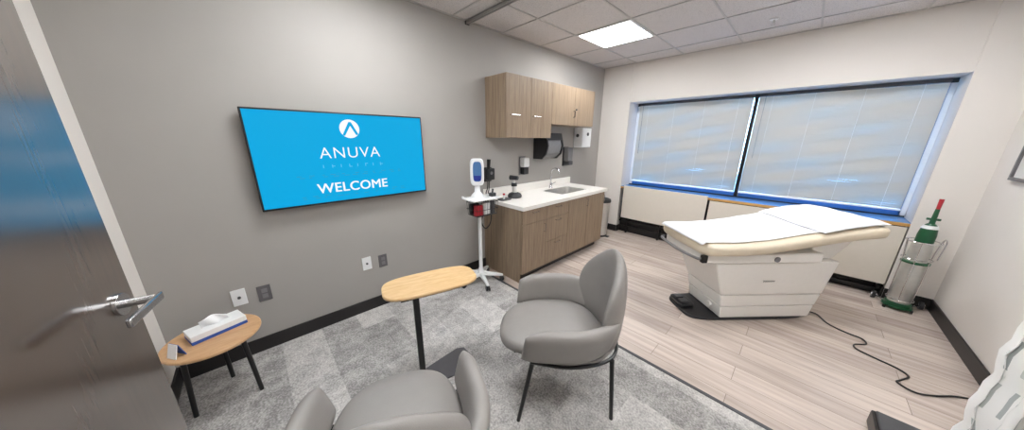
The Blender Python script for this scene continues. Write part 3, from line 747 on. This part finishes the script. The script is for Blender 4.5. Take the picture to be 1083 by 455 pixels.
# ------------------------------------------------------------------ lounge chairs
def make_chair(label, loc, rot):
    t = thing('lounge_chair', label, 'chair', loc, rot, None)
    # seat cushion: puffed rounded slab, front at +x
    bm = new(); n = 56; rows = []
    prof = [(.0, .375), (.70, .372), (.93, .378), (.985, .395), (1.0, .415), (.985, .436), (.93, .450), (.75, .460), (.45, .466), (.0, .468)]
    for s, z in prof:
        if s == 0: rows.append([bm.verts.new((.03, 0, z))]); continue
        pts = []
        for i in range(n):
            a = 2*PI*i/n; c, q = math.cos(a), math.sin(a)
            rx = .335 if c > 0 else .26
            x = .03+s*rx*math.copysign(abs(c)**(2/2.3), c); y = s*.245*math.copysign(abs(q)**(2/2.5), q)
            zz = z - (.03*max(0, (x-.2)/.16)**2 if s > .4 else 0)
            pts.append(bm.verts.new((x, y, zz)))
        rows.append(pts)
    for A, B in zip(rows, rows[1:]):
        for i in range(n):
            j = (i+1) % n
            if len(A) == 1: bm.faces.new((A[0], B[i], B[j]))
            elif len(B) == 1: bm.faces.new((A[i], A[j], B[0]))
            else: bm.faces.new((A[i], A[j], B[j], B[i]))
    seat = obj('seat', bm, M['leather'], t, smooth=True, angle=180)
    # under shell, a shallow bowl
    bm = new(); rows = []
    for s, z in ((0, .285), (.45, .292), (.78, .315), (.98, .36), (1.04, .395), (.96, .395), (0, .39)):
        if s == 0: rows.append([bm.verts.new((-.005, 0, z))]); continue
        rows.append([bm.verts.new((-.005+s*(.30 if math.cos(2*PI*i/n) > 0 else .288)*math.copysign(abs(math.cos(2*PI*i/n))**.87, math.cos(2*PI*i/n)), s*.270*math.copysign(abs(math.sin(2*PI*i/n))**.85, math.sin(2*PI*i/n)), z)) for i in range(n)])
    for A, B in zip(rows, rows[1:]):
        for i in range(n):
            j = (i+1) % n
            if len(A) == 1: bm.faces.new((A[0], B[i], B[j]))
            elif len(B) == 1: bm.faces.new((A[i], A[j], B[0]))
            else: bm.faces.new((A[i], A[j], B[j], B[i]))
    obj('seat_shell', bm, M['leather'], t, smooth=True, angle=180)
    # back panel, a petal that is widest half way up
    def back(u, v):
        wd = (.66+.38*math.sin(PI*v**.95))*(1-.42*v**8)
        a = PI+(2*u-1)*wd
        z = .33+(.57-.035*(2*u-1)**2)*v
        rr = .262+.024*math.sin(v*PI*.8)-.012*v
        return (rr*math.cos(a)*1.08-.01, rr*math.sin(a)*.98, z)
    bm = new(); pad(bm, back, .038, 30, 26, 4); obj('backrest', bm, M['leather'], t, smooth=True, angle=180)
    for sgn in (1, -1):
        def arm(u, v, sgn=sgn):
            # u 0 front .. 1 back, wrapping round behind the seat
            x = .235-.47*u; y = .250+.022*math.sin(u*PI)-.085*(max(0, u-.50)/.50)**2
            ztop = .603-.04*max(0, (.25-u)/.25)**2-.025*max(0, (u-.7)/.3)**2
            z = .408+(ztop-.408)*v
            y += .035*v; x += .018*(1-v)*(1-u)-.03*v*u
            return (x, sgn*y, z)
        bm = new(); pad(bm, arm, .036, 26, 18, 5); obj('armrest', bm, M['leather'], t, smooth=True, angle=180)
    # frame rail and legs
    bm = new(); pts = [(.20, .252, .388), (0, .288, .384), (-.19, .25, .382), (-.285, .155, .382), (-.318, 0, .382), (-.285, -.155, .382), (-.19, -.25, .382), (0, -.288, .384), (.20, -.252, .388)]
    tube(bm, pts, .009, 8, k=5); obj('frame_rail', bm, M['black'], t, smooth=True)
    for sx in (1, -1):
        for sy in (1, -1):
            bm = new(); cyl(bm, (.19 if sx > 0 else -.225, sy*.246, .388), (.26 if sx > 0 else -.256, sy*.254, 0), .0125, .0105, 14); obj('leg', bm, M['black'], t, smooth=True)
    return t
ch = make_chair('grey leather lounge chair facing the tv, whole and nearest the exam table', (1.63, 1.75, 0), math.atan2(-.74, -.67))
dup(ch, (1.645, .765, 0), math.atan2(.40, -.92), 'grey leather lounge chair cut off by the bottom edge, nearest the door')

# ------------------------------------------------------------------ exam table
EA = math.atan2(.75, .66)
t = thing('exam_table', 'cream padded medical exam table on a boxy pedestal', 'exam table', (1.838, 3.147, 0), EA)
bm = new(); prism(bm, superell(.54, .205, 5, 40, .62, 0), 0, .022); obj('base_plate', bm, M['blackp'], t, bevel=.006)
def hexa(x0b, x1b, yb, zb, x0t, x1t, yt, zt):
    return frust(new(), [(x0b, -yb, zb), (x1b, -yb, zb), (x1b, yb, zb), (x0b, yb, zb)], [(x0t, -yt, zt), (x1t, -yt, zt), (x1t, yt, zt), (x0t, yt, zt)])
obj('lower_pedestal', hexa(.335, 1.125, .2, .024, .315, 1.14, .205, .135), M['tablebody'], t, bevel=.008)
obj('middle_pedestal', hexa(.312, 1.142, .207, .140, .29, 1.16, .212, .245), M['tablebody'], t, bevel=.008)
obj('upper_pedestal', hexa(.285, 1.165, .215, .25, .16, 1.19, .245, .56), M['tablebody'], t, bevel=.012)
obj('top_frame', box(new(), .05, 1.0, -.27, .27, .565, .645), M['tablebody'], t, bevel=.012)
bm = new(); cyl(bm, (.62, -.272, .60), (.62, -.279, .60), .022, n=20); obj('adjustment_knob', bm, M['grey'], t, smooth=True)
bm = new(); cyl(bm, (.305, -.10, .10), (.285, -.10, .10), .026, n=20); obj('base_knob', bm, M['tablebody'], t, smooth=True)
bm = new(); tube(bm, [(.02, .26, .61), (-.01, .23, .605), (-.03, 0, .60), (-.01, -.23, .605), (.02, -.26, .61)], .012, 8, k=5); obj('foot_bar', bm, M['grey'], t, smooth=True)
obj('bar_end', box(new(), .01, .05, -.285, -.25, .58, .64), M['black'], t, bevel=.004)
def padtop(x): # height of the cushion top along the table
    q = min(1, max(0, (x-.22)/1.2)); return .745+.135*q*q*(3-2*q)
def cushion(bm, yh, lo, hi, x0, x1, n=30, flat=False):
    rings = []; m = 36
    for i in range(n+1):
        q = i/n; x = x0+(x1-x0)*q
        # rounded plan at both ends
        e = min(x-x0, x1-x); rr = .10; w = yh-(rr-math.sqrt(max(0, rr*rr-(rr-min(e, rr))**2))) if e < rr else yh
        if e < 1e-6: w = yh-rr*.85
        zt = padtop(x); zc = zt-(hi+lo)/2; hh = (hi+lo)/2*(1 if e > .03 else .55+.45*e/.03)
        rings.append([bm.verts.new((x, w*math.copysign(abs(math.cos(2*PI*k/m))**.35, math.cos(2*PI*k/m)), zc+hh*math.copysign(abs(math.sin(2*PI*k/m))**.6, math.sin(2*PI*k/m)))) for k in range(m)])
    for A, B in zip(rings, rings[1:]):
        for k in range(m): bm.faces.new((A[k], A[(k+1)%m], B[(k+1)%m], B[k]))
    bm.faces.new(rings[0][::-1]); bm.faces.new(rings[-1])
    return bm
obj('cushion', cushion(new(), .335, 0, .112, -.0, 1.44, 40), M['vinylpad'], t, smooth=True, angle=60)
obj('head_support', hexa(.98, 1.19, .18, .56, .98, 1.30, .2, .72), M['tablebody'], t, bevel=.01)
# paper sheet over the cushion
bm = new(); g = []
for i in range(41):
    x = -.012+1.13*i/40; row = []
    for j in range(19):
        v = -1+2*j/18; y = v*.278; z = padtop(max(x, 0))+.0035
        z -= .035*max(0, (abs(v)-.88)/.12)**1.5*0
        if x < .01: z -= .02*((.01-x)/.022)
        row.append(bm.verts.new((x, y+.002*math.sin(x*20), z+.0012*math.sin(x*31+v*4)+.0008*math.sin(v*23+x*7))))
    g.append(row)
for i in range(40):
    for j in range(18): bm.faces.new((g[i][j], g[i+1][j], g[i+1][j+1], g[i][j+1]))
p = obj('paper_sheet', bm, M['paper'], None, smooth=True, angle=180); s_ = p.modifiers.new('solid', 'SOLIDIFY'); s_.thickness = .0012; s_.offset = 1
p.location = (1.838, 3.147, 0); p.rotation_euler = (0, 0, EA); tag(p, 'white paper sheet spread over the exam table cushion', 'paper sheet')
def pil(u, v):
    x = .90+.51*u+.05*(v-.5)*(-1)*(1-u); y = (.29-.61*v)
    e_ = math.sqrt(max(0, 1-abs(2*u-1)**3))*math.sqrt(max(0, 1-abs(2*v-1)**3)); return (x+.010*math.sin(v*7), y+.02*u, padtop(x)+.009+e_*(.023+.007*math.sin(u*5+v*3)**2+.006*math.sin(v*11+u*8)**2+.004*math.sin(v*4-u*17)**2))
bm = new(); pad(bm, pil, .021, 30, 30, 3); pl = obj('pillow', bm, M['pillow'], None, smooth=True, angle=180)
pl.location = (1.838, 3.147, 0); pl.rotation_euler = (0, 0, EA); tag(pl, 'flat white pillow lying at the head of the exam table', 'pillow')
# small script-like mark on the pedestal side
bm = new(); pts = []
for k in range(60):
    q = k/59; pts.append((.60+.10*q+.006*math.sin(q*38), -.2265-.0035, .385+.008*math.sin(q*38+1.2)*(1-.4*q)))
tube(bm, pts, .0017, 5); lm = obj('side_lettering', bm, M['mark'], [o for o in t.children if o.name.startswith('upper_pedestal')][0])
# foot control
bm = new(); prism(bm, superell(.07, .10, 4, 32), .0, .03); 
fc = thing('foot_control', 'black foot pedal on the floor at the foot of the exam table', 'foot pedal', (1.838+.66*.16-.75*.05+0, 3.147+.75*.16+.66*.05, .0225), EA)
obj('pedal_base', bm, M['blackp'], fc, bevel=.006)
obj('pedal', box(new(), -.05, .02, -.07, -.01, .03, .048), M['dgrey'], fc, bevel=.005)
obj('pedal', box(new(), -.05, .02, .01, .07, .03, .048), M['dgrey'], fc, bevel=.005)
# power cord
cp = [(2.72, 4.00), (2.79, 4.00), (2.853, 3.879), (2.95, 3.82), (3.03, 3.80), (3.045, 3.73), (2.985, 3.66), (2.99, 3.60), (3.06, 3.56), (3.16, 3.52), (3.20, 3.46), (3.16, 3.38), (3.14, 3.33), (3.20, 3.29), (3.28, 3.34), (3.36, 3.42), (3.44, 3.47)]
tag(obj('loose_cord', tube(new(), [(x, y, .0075) for x, y in cp], .0055, 8, k=6), M['black'], None, smooth=True), 'thin black power cord snaking over the plank floor', 'cord')

# step stool at the bottom edge
t = thing('step_stool', 'low dark grey step platform on the plank floor by the curtain', 'step stool', (2.965, 2.42, 0))
ss = .11
obj('top_mat', box(new(), .012, .36, .0, .345, ss-.014, ss), M['dgrey'], t, bevel=.006)
obj('body', box(new(), .0, .372, -.012, .357, .012, ss-.013), M['black'], t, bevel=.008)
for x in (.03, .34):
    for y in (.02, .33):
        bm = new(); cyl(bm, (x, y, 0), (x, y, .013), .014, n=12); obj('foot', bm, M['rubber'], t)

# ------------------------------------------------------------------ oxygen cylinder on its cart
t = thing('oxygen_cylinder', 'green and silver oxygen cylinder with red cap in the right corner', 'gas cylinder', (3.30, 4.71, .0))
obj('tank', lathe(new(), [(0, .035), (.060, .037), (.066, .07), (.066, .44), (.060, .455), (0, .455)]), M['silver'], t, smooth=True)
obj('lower_ring', lathe(new(), [(.067, .035), (.077, .035), (.077, .065), (.067, .07)]), M['green'], t, smooth=True)
obj('middle_ring', lathe(new(), [(.058, .455), (.080, .458), (.080, .472), (.058, .476)]), M['green'], t, smooth=True)
obj('upper_tank', lathe(new(), [(0, .456), (.058, .456), (.060, .63), (.055, .65), (0, .65)]), M['silver'], t, smooth=True)
obj('green_shoulder', lathe(new(), [(0, .655), (.050, .655), (.050, .72), (.044, .775), (.034, .805), (.022, .82), (0, .822)]), M['green'], t, smooth=True)
obj('label_band', lathe(new(), [(.036, .780), (.047, .778), (.038, .806), (.028, .806)]), M['white'], t, smooth=True)
bm = new(); cyl(bm, (0, 0, .81), (0, 0, .95), .017, .012); cyl(bm, (-.035, 0, .86), (.035, 0, .86), .010, n=12); obj('regulator', bm, M['green'], t, smooth=True)
bm = new(); cyl(bm, (0, 0, .95), (0, 0, 1.035), .011, .013); obj('cap', bm, M['red'], t, smooth=True)
t = thing('cylinder_cart', 'chrome wire cylinder cart on small wheels in the right corner', 'cart', (3.30, 4.71, 0))
bm = new(); circ = lambda r, z: [(r*math.cos(2*PI*i/28), r*math.sin(2*PI*i/28), z) for i in range(28)]
tube(bm, circ(.095, .66), .005, 6, closed=True); tube(bm, circ(.084, .50), .004, 6, closed=True); tube(bm, circ(.080, .10), .004, 6, closed=True)
for i in range(6):
    a = 2*PI*i/6+.3; tube(bm, [(.080*math.cos(a), .080*math.sin(a), .10), (.080*math.cos(a), .080*math.sin(a), .50), (.095*math.cos(a), .095*math.sin(a), .66)], .003, 6)
obj('wire_holder', bm, M['chrome'], t, smooth=True)
bm = new(); tube(bm, [(.08, .03, .50), (.10, .04, .68), (.12, .045, .66), (.11, .04, .50)], .004, 6, k=3); obj('handle', bm, M['chrome'], t, smooth=True)
obj('base', lathe(new(), [(0, .026), (.09, .026), (.09, .034), (0, .034)]), M['green'], t, smooth=True)
for x in (-.125, .150):
    bm = new(); cyl(bm, (x-.012, .125, .036), (x+.012, .125, .036), .0355, n=20); obj('wheel', bm, M['blackp'], t, smooth=True)
    bm = new(); cyl(bm, (x-.018, .125, .036), (x+.018, .125, .036), .020, n=16); tube(bm, [(x*.6, .04, .032), (x*.75, .09, .036), (x, .125, .036)], .006, 8); obj('wheel_hub', bm, M['chrome'], t, smooth=True)
for x in (-.075, .075):
    bm = new(); cyl(bm, (x, -.06, 0), (x, -.06, .027), .010, n=12); obj('foot', bm, M['rubber'], t, smooth=True)

# framed picture on the right wall
t = thing('picture_frame', 'dark framed picture on the right wall, cut by the photo edge', 'picture', (W, 4.54, 1.235))
fw, fh = .62, .50
bm = new()
for a in ((-fw, 0, 0, .022), (-fw, 0, fh-.022, fh), (-fw, -fw+.022, .022, fh-.022), (-.022, 0, .022, fh-.022)): box(bm, -.025, -.001, a[0], a[1], a[2], a[3])
obj('frame', bm, M['steelgrey'], t, bevel=.002)
obj('print', box(new(), -.012, -.001, -fw+.022, -.022, .022, fh-.022), M['print_'], t)

# ------------------------------------------------------------------ door leaf, open against the wall
E0 = Vector((1.10, .227, 0)); ang = math.atan2(-.194, .981); HW = .90
d = thing('door_1', 'x', 'door', E0, ang); del d['label']; del d['category']; d['kind'] = 'structure'
obj('door_leaf', box(new(), 0, HW, -.044, 0, .008, 2.11), M['doorwood'], d, bevel=.002)
HZ = 1.03; BS = .07
bm = new(); cyl(bm, (BS, .0, HZ), (BS, .010, HZ), .033, n=28); cyl(bm, (BS, .008, HZ), (BS, .078, HZ), .012, n=16)
obj('door_rose', bm, M['nickel'], d, smooth=True, bevel=.001)
bm = new(); box(bm, BS-.016, BS+.15, .070, .082, HZ-.012, HZ+.012); obj('door_handle', bm, M['nickel'], d, bevel=.004)
bm = new(); box(bm, -.0025, .0, -.034, -.010, HZ-.055, HZ+.055); box(bm, -.012, -.002, -.029, -.015, HZ-.010, HZ+.010); obj('latch', bm, M['nickel'], d)
for z in (.25, 1.05, 1.9):
    bm = new(); cyl(bm, (HW+.004, -.030, z-.05), (HW+.004, -.030, z+.05), .007, n=12); obj('hinge', bm, M['nickel'], d, smooth=True)

# outdoors
struct('ground', box(new(), -30, 34, L+1.5, 60, -4.1, -4), M['ground'])

# ------------------------------------------------------------------ light
w_ = bpy.data.worlds.new('World'); bpy.context.scene.world = w_; w_.use_nodes = True
n = w_.node_tree.nodes; l = w_.node_tree.links; bg = n['Background']
sky = n.new('ShaderNodeTexSky'); sky.sky_type = 'NISHITA'; sky.sun_disc = False; sky.sun_elevation = R(50); sky.sun_rotation = R(200)
l.new(sky.outputs[0], bg.inputs[0]); bg.inputs[1].default_value = 4.0

# ------------------------------------------------------------------ camera
f, pit, yaw, roll = 290.328, .27122, -.810156, .006508
fw = Vector((math.sin(yaw)*math.cos(pit), math.cos(yaw)*math.cos(pit), -math.sin(pit)))
r = Vector((math.cos(yaw), -math.sin(yaw), 0)); u = r.cross(fw)
r2 = r*math.cos(roll)+u*math.sin(roll); u2 = -r*math.sin(roll)+u*math.cos(roll)
cd = bpy.data.cameras.new('Camera'); cam = bpy.data.objects.new('Camera', cd); C.objects.link(cam)
cd.sensor_width = 36; cd.lens = f/1083*36; cd.clip_start = .02
m4 = Matrix.Identity(4)
for i in range(3): m4[i][0] = r2[i]; m4[i][1] = u2[i]; m4[i][2] = -fw[i]
m4.translation = Vector((2.4534, .5578, 1.5)); cam.matrix_world = m4
S = bpy.context.scene; S.camera = cam
S.view_settings.view_transform = 'Standard'; S.view_settings.look = 'None'; S.view_settings.exposure = 0; S.view_settings.gamma = 1
S.view_settings.use_curve_mapping = False
